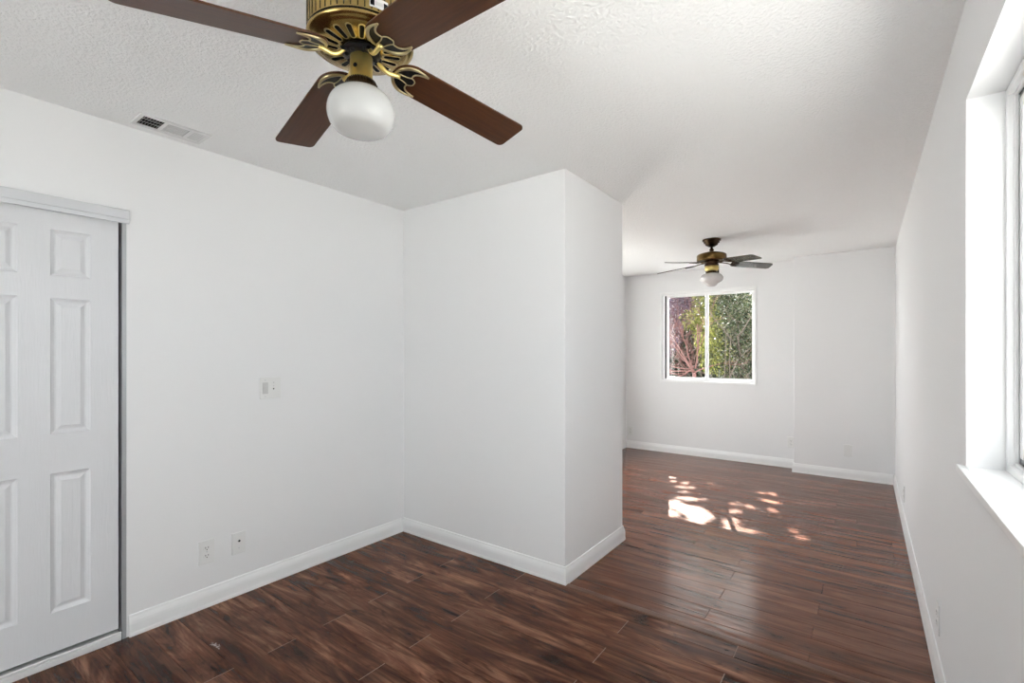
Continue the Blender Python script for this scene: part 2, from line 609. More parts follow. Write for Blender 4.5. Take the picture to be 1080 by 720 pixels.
def baseboard(name, pts, label):
    """Sweeps the profile along floor points, room on the right-hand side of travel, with mitred corners."""
    P = [Vector((x, y)) for x, y in pts]
    rows = []
    for i, p in enumerate(P):
        dirs = []
        if i > 0:
            dirs.append((P[i] - P[i - 1]).normalized())
        if i < len(P) - 1:
            dirs.append((P[i + 1] - P[i]).normalized())
        ns = [Vector((d.y, -d.x)) for d in dirs]
        if len(ns) == 1:
            off = ns[0]
        else:
            off = ns[0] + ns[1]
            off = off / (off.dot(ns[0]))
        rows.append([(p.x + off.x * t, p.y + off.y * t, z) for t, z in BB])
    m = MB()
    k = len(BB)
    vs = [q for r in rows for q in r]
    fs = []
    for i in range(len(P) - 1):
        for q in range(k - 1):
            fs.append((i * k + q, (i + 1) * k + q, (i + 1) * k + q + 1, i * k + q + 1))
    fs.append(tuple(range(k)))
    fs.append(tuple(range((len(P) - 1) * k, len(P) * k)))
    m.add(vs, fs)
    structure(m.build(name, M['trim']), label)

baseboard('baseboard_left', [(XL, 0.742), (XL, YP - 0.0165)], 'white baseboard under the light switch wall')
baseboard('baseboard_partition', [(XL + 0.0005, YP), (XP, YP), (XP, YPB), (XFL + 0.0165, YPB)], 'white baseboard wrapping the partition corner')
baseboard('baseboard_far_left', [(XFL, 5.352), (XFL, YF - 0.0165)], 'white baseboard on the far room left wall')
baseboard('baseboard_far', [(XFL, YF), (XS - 0.0165, YF)], 'white baseboard under the far window')
baseboard('baseboard_bump_out', [(XS, YF - 0.0005), (XS, YS), (XR - 0.0165, YS)], 'white baseboard wrapping the bump-out')
baseboard('baseboard_right', [(XR, YS), (XR, YB + 0.001)], 'white baseboard along the right wall')

# ------------------------------------------------------------------ closet sliding door
def build_closet_door(y0, y1, xf, name, label):
    """Six-panel door, front face at x = xf, raised panels."""
    z0, z1 = 0.052, 1.99
    w = y1 - y0
    pw = 0.135
    cols = [(y1 - 0.100 - pw, y1 - 0.100), (y1 - 0.3345 - pw, y1 - 0.3345)]
    rows_ = [(0.225, 0.832), (1.003, 1.597), (1.695, 1.897)]
    m = MB()
    ys = sorted({y0, y1, *[v for c in cols for v in c]})
    zs = sorted({z0, z1, *[v for r in rows_ for v in r]})
    for i in range(len(ys) - 1):
        for j in range(len(zs) - 1):
            a, b = ys[i], ys[i + 1]
            c, d = zs[j], zs[j + 1]
            panel = any(abs(a - q[0]) < 1e-6 for q in cols) and any(abs(c - q[0]) < 1e-6 for q in rows_)
            if not panel:
                m.add([(xf, a, c), (xf, b, c), (xf, b, d), (xf, a, d)], [(0, 1, 2, 3)])
                continue
            steps = [(0.0, 0.0), (0.004, -0.004), (0.014, -0.0085), (0.020, -0.0085), (0.036, -0.0020), (0.038, -0.0022)]
            rings = [[(xf + dx, a + e, c + e), (xf + dx, b - e, c + e), (xf + dx, b - e, d - e), (xf + dx, a + e, d - e)] for e, dx in steps]
            vs = [p for r in rings for p in r]
            fs = []
            for k in range(len(rings) - 1):
                for s in range(4):
                    t = (s + 1) % 4
                    fs.append((4 * k + s, 4 * k + t, 4 * k + 4 + t, 4 * k + 4 + s))
            q = 4 * (len(rings) - 1)
            fs.append((q, q + 1, q + 2, q + 3))
            m.add(vs, fs)
    xb = xf - 0.034
    vs = [(xf, y0, z0), (xf, y1, z0), (xf, y1, z1), (xf, y0, z1), (xb, y0, z0), (xb, y1, z0), (xb, y1, z1), (xb, y0, z1)]
    m.add(vs, [(4, 7, 6, 5), (0, 4, 5, 1), (1, 5, 6, 2), (2, 6, 7, 3), (3, 7, 4, 0)])
    bm_o = m.build(name, M['door_grain'], fix=True)
    return structure(bm_o, label)

def door_grain():
    mm, nt, b = new_mat('embossed_door')
    b.inputs['Base Color'].default_value = (0.74, 0.745, 0.765, 1)
    b.inputs['Roughness'].default_value = 0.4
    g = nd(nt, 'ShaderNodeNewGeometry')
    mp = nd(nt, 'ShaderNodeMapping')
    mp.inputs['Scale'].default_value = (20, 90, 7)
    n = nd(nt, 'ShaderNodeTexNoise')
    n.inputs['Scale'].default_value = 1.0
    n.inputs['Detail'].default_value = 5
    n.inputs['Distortion'].default_value = 1.2
    bp = nd(nt, 'ShaderNodeBump')
    bp.inputs['Strength'].default_value = 0.35
    bp.inputs['Distance'].default_value = 0.003
    lk(nt, g.outputs['Position'], mp.inputs['Vector'])
    lk(nt, mp.outputs['Vector'], n.inputs['Vector'])
    lk(nt, n.outputs['Fac'], bp.inputs['Height'])
    lk(nt, bp.outputs['Normal'], b.inputs['Normal'])
    return mm
M['door_grain'] = door_grain()
build_closet_door(0.135, 0.7065, XL - 0.012, 'door_1', 'white six-panel sliding closet door beside the switch wall')
build_closet_door(-0.60, 0.20, XL - 0.058, 'door_3', 'white sliding closet door running behind the front one')
# header fascia, side channel and floor guide of the sliding doors
m = MB()
m.box((XL - 0.10, CL0, 1.992), (XL + 0.016, CL1 + 0.010, 2.036))
m.box((XL + 0.004, CL0, 1.972), (XL + 0.012, CL1 + 0.010, 1.994))
structure(m.build('trim_2', M['alu'], bevel=0.002), 'pale metal header track above the closet door')
m = MB()
m.box((XL - 0.10, 0.7175, 0.0), (XL + 0.003, 0.733, 1.992))
m.box((XL - 0.10, 0.7, 0.0), (XL - 0.062, 0.716, 1.992))
structure(m.build('trim_3', M['gray_metal']), 'grey metal side channel at the closet door edge')
m = MB()
m.box((XL - 0.09, CL0, 0.0), (XL + 0.010, 0.714, 0.030))
m.box((XL - 0.003, CL0, 0.030), (XL + 0.010, 0.714, 0.042))
structure(m.build('trim_4', M['track'], bevel=0.003), 'white floor track below the closet door')

# ------------------------------------------------------------------ far window
def rect_ring(m, x0, x1, z0, z1, w, y0, y1):
    m.box((x0, y0, z0), (x0 + w, y1, z1))
    m.box((x1 - w, y0, z0), (x1, y1, z1))
    m.box((x0 + w, y0, z0), (x1 - w, y1, z0 + w))
    m.box((x0 + w, y0, z1 - w), (x1 - w, y1, z1))

root = empty('window_2', ((W2[0] + W2[1]) / 2, YF, W2[2]))
structure(root, 'white sliding window in the far wall looking onto shrubs')
ox, oz = root.location.x, root.location.z

def at_root(m, dx, dy, dz):
    m.v = [(x - dx, y - dy, z - dz) for x, y, z in m.v]
    return m
m = MB()
rect_ring(m, W2[0] + .001, W2[1] - .001, W2[2] + .001, W2[3] - .001, 0.026, YF + 0.035, YF + 0.11)
rect_ring(m, W2[0] - 0.012, W2[1] + 0.010, W2[2] - 0.014, W2[3] + 0.010, 0.022, YF - 0.006, YF - 0.0005)
m.box((W2[0] + 0.001, YF - 0.0004, W2[2] + 0.001), (W2[1] - 0.001, YF + 0.0345, W2[2] + 0.010))
at_root(m, ox, YF, oz).build('window_frame', M['vinyl'], root, bevel=0.002)
XM = -1.663
m = MB()
rect_ring(m, W2[0] + 0.060, XM + 0.024, W2[2] + 0.03, W2[3] - 0.03, 0.030, YF + 0.045, YF + 0.065)
at_root(m, ox, YF, oz).build('sliding_sash', M['vinyl'], root, bevel=0.002)
m = MB()
rect_ring(m, XM - 0.024, W2[1] - 0.026, W2[2] + 0.027, W2[3] - 0.027, 0.028, YF + 0.075, YF + 0.098)
at_root(m, ox, YF, oz).build('fixed_sash', M['vinyl'], root, bevel=0.002)
m = MB()
m.box((W2[0] + 0.026, YF + 0.085, W2[2] + 0.03), (W2[0] + 0.064, YF + 0.095, W2[3] - 0.03))
at_root(m, ox, YF, oz).build('screen_channel', M['slot'], root)
m = MB()
m.box((W2[0] + 0.09, YF + 0.053, W2[2] + 0.06), (XM, YF + 0.057, W2[3] - 0.06))
at_root(m, ox, YF, oz).build('window_pane', M['glass'], root)
m = MB()
m.box((XM - 0.006, YF + 0.084, W2[2] + 0.05), (W2[1] - 0.05, YF + 0.088, W2[3] - 0.05))
at_root(m, ox, YF, oz).build('window_pane', M['glass'], root)

# ------------------------------------------------------------------ right window
root = empty('window_1', (XR, (W1[0] + W1[1]) / 2, W1[2]))
structure(root, 'wide bright white window recessed in the right wall')
ry, rz = root.location.y, W1[2]

def yz_ring(m, y0, y1, z0, z1, w, x0, x1):
    m.box((x0, y0, z0), (x1, y0 + w, z1))
    m.box((x0, y1 - w, z0), (x1, y1, z1))
    m.box((x0, y0 + w, z0), (x1, y1 - w, z0 + w))
    m.box((x0, y0 + w, z1 - w), (x1, y1 - w, z1))
m = MB()
yz_ring(m, W1[0] + .001, W1[1] - .001, W1[2], W1[3] - .001, 0.022, XR + 0.085, XR + 0.145)
yz_ring(m, W1[0] + .012, W1[1] - .012, W1[2] + .012, W1[3] - .012, 0.018, XR + 0.098, XR + 0.108)
at_root(m, XR, ry, rz).build('window_frame', M['vinyl'], root, bevel=0.002)
m = MB()
yz_ring(m, W1[0] + .021, W1[1] - .021, W1[2] + .021, W1[3] - .021, 0.030, XR + 0.112, XR + 0.128)
at_root(m, XR, ry, rz).build('track_channel', M['gray_metal'], root)
YMID = 1.1
for y0, y1, x0 in ((YMID - .03, W1[1] - .047, XR + 0.106), (W1[0] + .047, YMID + .03, XR + 0.128)):
    m = MB()
    yz_ring(m, y0, y1, W1[2] + .047, W1[3] - .047, 0.035, x0, x0 + 0.018)
    s = at_root(m, XR, ry, rz).build('sliding_sash', M['vinyl'], root, bevel=0.002)
    m = MB()
    m.box((x0 + .007, y0 + .03, W1[2] + .064), (x0 + .011, y1 - .03, W1[3] - .064))
    at_root(m, XR, ry, rz).build('pane', M['glass'], s)
m = MB()
m.box((XR - 0.020, W1[0] - 0.03, W1[2] - 0.022), (XR + 0.0, W1[1] + 0.030, W1[2]))
m.box((XR + 0.0, W1[0] + .001, W1[2] - 0.022), (XR + 0.088, W1[1] - .001, W1[2]))
at_root(m, XR, ry, rz).build('window_sill', M['trim'], root, bevel=0.003)

# ------------------------------------------------------------------ added glazed door in the back wall, for fill daylight
root = empty('door_fill_back', ((D2[0] + D2[1]) / 2, YB, 0))
structure(root, 'white framed glazed sliding door in the back wall')
m = MB()
rect_ring(m, D2[0] + .001, D2[1] - .001, 0.001, D2[3] - .001, 0.05, YB - 0.12, YB - 0.04)
at_root(m, root.location.x, YB, 0).build('door_frame', M['vinyl'], root, bevel=0.003)
for x0, x1, y0 in ((D2[0] + .05, (D2[0] + D2[1]) / 2 + .03, YB - .075), ((D2[0] + D2[1]) / 2 - .03, D2[1] - .05, YB - .105)):
    m = MB()
    rect_ring(m, x0, x1, 0.052, D2[3] - .052, 0.055, y0, y0 + .026)
    s = at_root(m, root.location.x, YB, 0).build('sliding_panel', M['vinyl'], root, bevel=0.003)
    m = MB()
    m.box((x0 + .04, y0 + .01, 0.09), (x1 - .04, y0 + .015, D2[3] - .09))
    at_root(m, root.location.x, YB, 0).build('pane', M['glass'], s)

# unseen glazed door added in the far room's left wall as a light source
root = empty('door_fill_left', (XFL, (D4[0] + D4[1]) / 2, 0))
structure(root, 'white framed glazed sliding door in the far room left wall')
YC = root.location.y
m = MB()
yz_ring(m, D4[0] + .001, D4[1] - .001, 0.001, D4[3] - .001, 0.05, XFL - 0.12, XFL - 0.04)
at_root(m, XFL, YC, 0).build('door_frame', M['vinyl'], root, bevel=0.003)
for y0, y1, x0 in ((D4[0] + .05, YC + .03, XFL - .075), (YC - .03, D4[1] - .05, XFL - .105)):
    m = MB()
    yz_ring(m, y0, y1, 0.052, D4[3] - .052, 0.055, x0, x0 + .026)
    s = at_root(m, XFL, YC, 0).build('sliding_panel', M['vinyl'], root, bevel=0.003)
    m = MB()
    m.box((x0 + .01, y0 + .04, 0.09), (x0 + .015, y1 - .04, D4[3] - .09))
    at_root(m, XFL, YC, 0).build('pane', M['glass'], s)

# ------------------------------------------------------------------ ceiling fans
def blade_outline(r0, r1, w0, w1, corner=0.02, root_len=0.05):
    """Rounded root at r0, straight sides, tip at r1 with rounded corners."""
    pts = []
    wr = lambda r: (w0 + (w1 - w0) * (r - 0.2) / (r1 - 0.2)) / 2
    hw = wr(r0 + root_len)
    for i in range(0, 17):
        a = math.pi / 2 + math.pi * i / 16
        pts.append((r0 + root_len + root_len * math.cos(a), hw * math.sin(a)))
    hw = wr(r1)
    for cx, cy, a0 in ((r1 - corner, -hw + corner, -math.pi / 2), (r1 - corner, hw - corner, 0)):
        for i in range(7):
            a = a0 + math.pi / 2 * i / 6
            pts.append((cx + corner * math.cos(a), cy + corner * math.sin(a)))
    return pts

def bez(p0, p1, p2, n=12):
    return [tuple((1 - t) ** 2 * a + 2 * t * (1 - t) * b + t * t * c for a, b, c in zip(p0, p1, p2)) for t in [i / n for i in range(n + 1)]]

def bracket(scale, rel, dark, arm_mat, parent, arm_from, z_under):
    """Ornate blade iron: bat-wing plate with raised scrolls under the blade root and a bent arm to the hub."""
    m = MB()
    k = scale
    zz = z_under
    # dark recessed plate: outer arc and scalloped inner border
    outer = [(0.150 + 0.055 * math.cos(a), 0.0545 * math.sin(a)) for a in [math.pi / 2 + math.pi * i / 18 for i in range(19)]]
    low = [(0.150, -0.0545), (0.178, -0.047)]
    inner = [p[:2] for p in bez((0.178, -0.047, 0), (0.136, -0.040, 0), (0.142, -0.016, 0))] + \
            [p[:2] for p in bez((0.142, -0.016, 0), (0.160, -0.010, 0), (0.156, 0.0, 0), 6)] + \
            [p[:2] for p in bez((0.156, 0.0, 0), (0.160, 0.010, 0), (0.142, 0.016, 0), 6)] + \
            [p[:2] for p in bez((0.142, 0.016, 0), (0.136, 0.040, 0), (0.178, 0.047, 0))]
    plate = outer[:-1] + low + inner[1:]
    m.prism([(x * k, y * k) for x, y in plate], zz - 0.0022, zz - 0.0004, 1)
    def rim(pts, r):
        n = len(pts)
        m.tube([(p[0] * k, p[1] * k, zz - 0.0032) for p in pts], [x * k for x in r] if isinstance(r, list) else r * k, 8, 0, 0.8)
    # horns: the thick crescent on either side
    for s in (1, -1):
        o = [(0.150 + 0.053 * math.cos(a), s * 0.0525 * math.sin(a)) for a in [math.pi - (math.pi / 2) * i / 12 for i in range(13)]]
        o += [(0.163, s * 0.0520), (0.180, s * 0.0475)]
        rim(o, [0.0024 + 0.0030 * math.sin(math.pi * i / (len(o) - 1)) for i in range(len(o))])
        inn = bez((0.180, s * 0.0475, 0), (0.135, s * 0.041, 0), (0.143, s * 0.016, 0))
        rim(inn, [0.0030 - 0.0010 * i / 12 for i in range(13)])
        rim(bez((0.143, s * 0.016, 0), (0.160, s * 0.011, 0), (0.157, 0, 0), 6), 0.0018)
        rim(bez((0.104, s * 0.008, 0), (0.128, s * 0.008, 0), (0.143, s * 0.016, 0), 8), 0.0017)
    # arm: from under the hub, dips and meets the plate
    ax, az = arm_from
    arm = bez((ax, 0, az), ((ax + 0.02 * k), 0, az - 0.020 * k), ((ax + 0.100 * k) / 2 + 0.008, 0, (az + zz) / 2 - 0.016 * k), 7) + \
        bez(((ax + 0.100 * k) / 2 + 0.008, 0, (az + zz) / 2 - 0.016 * k), (0.088 * k, 0, zz - 0.012 * k), (0.112 * k, 0, zz - 0.004), 7)[1:]
    m.tube(arm, [0.0062 * k] * len(arm), 10, 2)
    m.lathe([(0.011 * k, az - 0.006 * k), (0.011 * k, az + 0.004 * k)], 12, 1, centre=(ax, 0))
    return m

def near_fan():
    cx, cy, zb = -1.0885, 0.7893, 2.13
    root = empty('ceiling_fan', (cx, cy, H))
    tag(root, 'large antique brass ceiling fan with four walnut blades and oval white globe', 'ceiling fan')
    R, w0, w1, pitch, droop = 0.5264, 0.1188, 0.1297, -0.1536, 0.0482
    a0 = 1.3577
    da = (-0.0423, 0.031, -0.0323, 0.0436)
    dz = (0.0023, 0.0013, 0.0002, -0.0039)
    dp = (0.0125, 0.0369, -0.0468, 0.018)
    th = math.atan2(droop, R - 0.2)
    # mount
    m = MB()
    m.lathe([(0.0, H - .0005), (0.092, H - .0005), (0.094, H - .012), (0.086, H - .03), (0.080, H - .060), (0.084, H - .085), (0.07, H - .09)], 56)
    at_root(m, 0, 0, H).build('ceiling_mount', M['brass'], root)
    # motor housing
    m = MB()
    prof = [(0.04, 2.362), (0.112, 2.360), (0.128, 2.352), (0.135, 2.338), (0.1355, 2.332), (0.1355, 2.196), (0.134, 2.1935), (0.134, 2.1905),
            (0.1375, 2.189), (0.1375, 2.186), (0.133, 2.1815), (0.126, 2.1800), (0.122, 2.1795), (0.119, 2.1770), (0.115, 2.1755), (0.048, 2.1685), (0.0, 2.1685)]
    m.lathe(prof, 72, 0)
    for i in range(52):
        a = 2 * math.pi * (i + .3) / 52
        c, s = math.cos(a), math.sin(a)
        hw = 0.0011
        vs = []
        for r in (0.1350, 0.1362):
            for t in (-hw, hw):
                for z in (2.199, 2.330):
                    vs.append((r * c - t * s, r * s + t * c, z))
        m.add(vs, [(4, 5, 7, 6), (0, 1, 5, 4), (2, 6, 7, 3), (0, 4, 6, 2), (1, 3, 7, 5)], 1)
    # dark line below the ribs
    m.lathe([(0.1362, 2.1955), (0.1366, 2.1940), (0.1362, 2.1925)], 72, 1, cap=False)
    zf = lambda r: 2.1685 + (r - 0.048) / (0.115 - 0.048) * 0.0070
    for i in range(19):
        a = 2 * math.pi * i / 19 + 0.05
        c, s = math.cos(a), math.sin(a)
        for wid, mi, dzz, e in ((0.0088, 2, 0.0007, 0.002), (0.0062, 1, 0.0013, 0.0)):
            ol = []
            for k in range(9):
                b = -math.pi / 2 + math.pi * k / 8
                ol.append((0.096 + e + wid * math.cos(b), wid * math.sin(b)))
            wi = wid * 0.80
            for k in range(9):
                b = math.pi / 2 + math.pi * k / 8
                ol.append((0.0645 - e + wi * math.cos(b), wi * math.sin(b)))
            top = [(r * c - t * s, r * s + t * c, zf(r) + 0.001) for r, t in ol]
            bot = [(r * c - t * s, r * s + t * c, zf(r) - dzz) for r, t in ol]
            n = len(ol)
            m.add(top + bot, [tuple(range(n, 2 * n))] + [(q, (q + 1) % n, n + (q + 1) % n, n + q) for q in range(n)], mi)
    house = at_root(m, 0, 0, H).build('motor_housing', [M['brass'], M['slot'], M['brass_relief']], root)
    # small name plate on the ribs
    m = MB()
    def on_rim(t0, t1, z0, z1, r, mi):
        n = 8
        vs, fs = [], []
        for i in range(n + 1):
            a = t0 + (t1 - t0) * i / n
            for rr in (r - .0012, r):
                for z in (z0, z1):
                    vs.append((rr * math.cos(a), rr * math.sin(a), z))
        for i in range(n):
            q = 4 * i
            for e in ((2, 3), (0, 2), (3, 1)):
                fs.append((q + e[0], q + e[1], q + 4 + e[1], q + 4 + e[0]))
        fs.append((0, 1, 3, 2)); fs.append((4 * n, 4 * n + 2, 4 * n + 3, 4 * n + 1))
        m.add(vs, fs, mi)
    b0 = math.atan2(-cy, -cx) + 0.14       # a little right of the line towards the eye
    on_rim(b0, b0 + 0.34, 2.2035, 2.228, 0.1374, 0)
    on_rim(b0 + .012, b0 + .085, 2.207, 2.2215, 0.1380, 1)
    on_rim(b0 + .255, b0 + .328, 2.207, 2.2215, 0.1380, 1)
    on_rim(b0 + .10, b0 + .24, 2.2105, 2.2185, 0.1380, 2)
    pl = at_root(m, 0, 0, H).build('name_plate', [M['label'], M['slot'], M['toggle']], house)
    pl['label'] = 'small black and white plate'
    # black flywheel with screw cups
    m = MB()
    m.lathe([(0.03, 2.170), (0.047, 2.169), (0.050, 2.164), (0.048, 2.157), (0.030, 2.153), (0.0, 2.153)], 40)
    for i in range(8):
        a = 2 * math.pi * i / 8 + 0.3
        m.lathe([(0.0062, 2.158), (0.0062, 2.151), (0.004, 2.149), (0.0, 2.149)], 12, 0, centre=(0.037 * math.cos(a), 0.037 * math.sin(a)))
    at_root(m, 0, 0, H).build('flywheel', M['black_metal'], root)
    # switch neck and fitter collar
    m = MB()
    m.lathe([(0.027, 2.156), (0.029, 2.153), (0.029, 2.092), (0.033, 2.087), (0.033, 2.083)], 40)
    neck = at_root(m, 0, 0, H).build('switch_neck', M['brass_bright'], root)
    m = MB()
    ea = math.atan2(-cy, -cx) - 0.55
    m.lathe([(0.0055, 0), (0.0055, 0.0022), (0.0035, 0.003), (0.0, 0.003)], 14)
    s = m.build('pull_chain_hole', M['slot'], neck)
    s.matrix_local = Matrix.Translation((0.0285 * math.cos(ea), 0.0285 * math.sin(ea), 2.117 - H)) @ Matrix.Rotation(ea, 4, 'Z') @ Matrix.Rotation(math.pi / 2, 4, 'Y')
    m = MB()
    m.lathe([(0.030, 2.089), (0.036, 2.087), (0.041, 2.078), (0.044, 2.066), (0.044, 2.060), (0.036, 2.058)], 48)
    for i in range(36):
        a = 2 * math.pi * i / 36
        m.tube([(0.0365 * math.cos(a), 0.0365 * math.sin(a), 2.087), (0.0415 * math.cos(a), 0.0415 * math.sin(a), 2.077), (0.0445 * math.cos(a), 0.0445 * math.sin(a), 2.063)], 0.0012, 6)
    at_root(m, 0, 0, H).build('fitter_collar', M['bronze'], root)
    # globe
    m = MB()
    prof = [(0.036, 2.064), (0.045, 2.0625), (0.060, 2.0565), (0.074, 2.045), (0.0835, 2.030), (0.0880, 2.013), (0.0882, 2.000), (0.0855, 1.984),
            (0.0790, 1.9690), (0.0700, 1.9585), (0.0590, 1.9530), (0.0480, 1.9495), (0.0360, 1.9455), (0.0220, 1.9425), (0.0100, 1.9412), (0.0, 1.9410)]
    m.lathe(prof, 56)
    g = at_root(m, 0, 0, H).build('glass_globe', M['opal'], root)
    sub = g.modifiers.new('smooth', 'SUBSURF')
    sub.levels = sub.render_levels = 1
    # blades
    ol = blade_outline(0.092, R, w0, w1, 0.018, 0.058)
    zbase = zb + droop * 0.2 / (R - 0.2)
    for i in range(4):
        m = MB()
        m.prism(ol, 0.0, 0.0055)
        bl = m.build('blade', M['blade'], root, bevel=0.0012)
        Mx = Matrix.Translation((0, 0, zbase + dz[i] - H)) @ Matrix.Rotation(a0 + i * math.pi / 2 + da[i], 4, 'Z') @ \
            Matrix.Rotation(th, 4, 'Y') @ Matrix.Rotation(pitch + dp[i], 4, 'X')
        bl.matrix_local = Mx
        b = bracket(1.0, 0, None, None, bl, (0.046, 0.006), 0.0)
        b.build('blade_bracket', [M['brass_relief'], M['black_metal'], M['brass_bright']], bl)
near_fan()

def far_fan():
    cx, cy, zb = -1.1821, 4.8129, 2.2012
    root = empty('ceiling_fan', (cx, cy, H))
    tag(root, 'small distant brown brass ceiling fan on a short rod before the garden window', 'ceiling fan')
    R, w, pitch, droop, a0 = 0.544, 0.1291, -0.195, 0.029, 3.0483
    da = (-0.0388, -0.0941, 0.1266, 0.0063, 0.0)
    th = math.atan2(droop, R - 0.2)
    m = MB()
    m.lathe([(0.0, 2.4395), (0.083, 2.4395), (0.083, 2.425), (0.072, 2.421), (0.070, 2.405), (0.058, 2.400), (0.055, 2.386), (0.040, 2.378), (0.024, 2.368), (0.0, 2.368)], 40)
    at_root(m, 0, 0, H).build('ceiling_canopy', M['bronze'], root)
    m = MB()
    m.lathe([(0.011, 2.372), (0.011, 2.352), (0.019, 2.347), (0.021, 2.336), (0.016, 2.330), (0.024, 2.318), (0.024, 2.305)], 24)
    at_root(m, 0, 0, H).build('down_rod', M['bronze'], root)
    m = MB()
    m.lathe([(0.02, 2.318), (0.075, 2.312), (0.118, 2.300), (0.132, 2.290), (0.134, 2.282), (0.134, 2.240), (0.130, 2.232), (0.112, 2.229), (0.112, 2.235), (0.060, 2.236), (0.0, 2.236)], 56)
    at_root(m, 0, 0, H).build('motor_housing', M['brown_brass'], root)
    m = MB()
    m.lathe([(0.066, 2.238), (0.070, 2.228), (0.070, 2.215), (0.056, 2.206), (0.064, 2.198), (0.064, 2.188), (0.05, 2.184)], 40)
    at_root(m, 0, 0, H).build('flywheel', M['bronze'], root)
    m = MB()
    m.lathe([(0.050, 2.188), (0.058, 2.184), (0.060, 2.150), (0.054, 2.140), (0.040, 2.136), (0.036, 2.130)], 40)
    for i in range(10):
        a = 2 * math.pi * i / 10
        m.tube([(0.0585 * math.cos(a), 0.0585 * math.sin(a), 2.184), (0.0605 * math.cos(a), 0.0605 * math.sin(a), 2.152)], 0.003, 6)
    at_root(m, 0, 0, H).build('light_kit', M['brass_bright'], root)
    m = MB()
    m.lathe([(0.036, 2.140), (0.044, 2.137), (0.052, 2.124), (0.056, 2.112), (0.046, 2.106)], 40)
    at_root(m, 0, 0, H).build('fitter_collar', M['bronze'], root)
    m = MB()
    prof = [(0.048, 2.116), (0.066, 2.112), (0.088, 2.101), (0.101, 2.084), (0.1045, 2.066), (0.099, 2.048), (0.084, 2.034), (0.066, 2.027),
            (0.056, 2.020), (0.049, 2.008), (0.038, 1.997), (0.022, 1.990), (0.0, 1.988)]
    m.lathe(prof, 48)
    g = at_root(m, 0, 0, H).build('glass_shade', M['frosted'], root)
    sub = g.modifiers.new('smooth', 'SUBSURF')
    sub.levels = sub.render_levels = 1
    ol = blade_outline(0.175, R, w, w, 0.030, 0.045)
    zbase = zb + droop * 0.2 / (R - 0.2)
    for i in range(5):
        m = MB()
        m.prism(ol, 0.0, 0.006)
        bl = m.build('blade', M['blade_far'], root, bevel=0.0012)
        bl.matrix_local = Matrix.Translation((0, 0, zbase - H)) @ Matrix.Rotation(a0 + i * math.tau / 5 + da[i], 4, 'Z') @ \
            Matrix.Rotation(th, 4, 'Y') @ Matrix.Rotation(pitch, 4, 'X')
        m = MB()
        arm = bez((0.055, 0, 0.004), (0.12, 0, 0.010), (0.175, 0, -0.003), 8)
        m.tube(arm, 0.007, 8, 0, 0.7)
        for s in (1, -1):
            m.tube(bez((0.170, 0, -0.004), (0.185, s * 0.035, -0.004), (0.245, s * 0.040, -0.003), 8), 0.0055, 8, 0, 0.6)
        m.tube([(0.17, 0, -.004), (0.25, 0, -.003)], 0.005, 8, 0, 0.6)
        m.build('blade_bracket', M['bronze'], bl)
far_fan()

# ------------------------------------------------------------------ ceiling vent
def build_vent():
    cx, cy = -2.690, 0.874
    root = empty('ceiling_vent', (cx, cy, H))
    tag(root, 'white louvred air register in the ceiling above the closet corner', 'vent')
    hx, hy = 0.078, 0.145
    m = MB()
    # face frame with bevelled lip
    ix, iy = 0.056, 0.126
    for a, b in [((-hx, -hy), (-ix, hy)), ((ix, -hy), (hx, hy)), ((-ix, -hy), (ix, -iy)), ((-ix, iy), (ix, hy))]:
        m.box((a[0], a[1], -0.007), (b[0], b[1], -0.0003))
    for y in (-0.038, 0.066):
        m.box((-ix, y - 0.008, -0.007), (ix, y + 0.008, -0.002))
    m.build('vent_frame', M['vent_white'], root, bevel=0.0025)
    m = MB()
    m.box((-ix, -iy, -0.0012), (ix, iy, -0.0003))
    m.build('duct_opening', M['slot'], root)
    def slats(y0, y1, n, tilt, along, mat_, hw=0.0042, ZS=-0.0045):
        m = MB()
        for i in range(n):
            if along == 'x':
                y = y0 + (y1 - y0) * (i + .5) / n
                dy, dz_ = hw * math.cos(tilt), hw * math.sin(tilt)
                vs = [(-ix, y - dy, ZS - dz_), (ix, y - dy, ZS - dz_), (ix, y + dy, ZS + dz_), (-ix, y + dy, ZS + dz_)]
            else:
                x = -ix + 2 * ix * (i + .5) / n
                dx, dz_ = hw * math.cos(tilt), hw * math.sin(tilt)
                vs = [(x - dx, y0, ZS - dz_), (x - dx, y1, ZS - dz_), (x + dx, y1, ZS + dz_), (x + dx, y0, ZS + dz_)]
            vs = vs + [(a, b, c + .0008) for a, b, c in vs]
            m.add(vs, [(0, 1, 2, 3), (4, 7, 6, 5), (0, 4, 5, 1), (1, 5, 6, 2), (2, 6, 7, 3), (3, 7, 4, 0)])
        return m.build('louvre_bank', mat_, root)
    slats(-iy, -0.046, 7, math.radians(50), 'x', M['vent_white'])
    slats(-0.030, 0.058, 13, math.radians(12), 'y', M['vent_white'], 0.0019, -0.0020)
    slats(0.074, iy, 6, math.radians(-12), 'x', M['vent_white'], 0.0030, -0.0024)
    m = MB()
    for k in (-0.019, 0.019):
        m.box((k - .001, -iy, -.003), (k + .001, -0.046, -.001))
    m.build('cross_bar', M['vent_white'], root)
build_vent()

# ------------------------------------------------------------------ wall plates
def plate_frame(normal_angle, loc, name):
    """Empty on the wall; local +x points into the room, y along the wall, z up."""
    return empty(name, loc, (0, 0, normal_angle))

def plate_body(w, h):
    m = MB()
    m.box((0.0003, -w / 2, -h / 2), (0.006, w / 2, h / 2))
    return m

def yz_disc(m, y, z, r, x0, x1, mi=0, n=16):
    vs = [(x, y + r * math.cos(2 * math.pi * i / n), z + r * math.sin(2 * math.pi * i / n)) for x in (x0, x1) for i in range(n)]
    m.add(vs, [tuple(range(n)), tuple(range(n, 2 * n))] + [(i, (i + 1) % n, n + (i + 1) % n, n + i) for i in range(n)], mi)

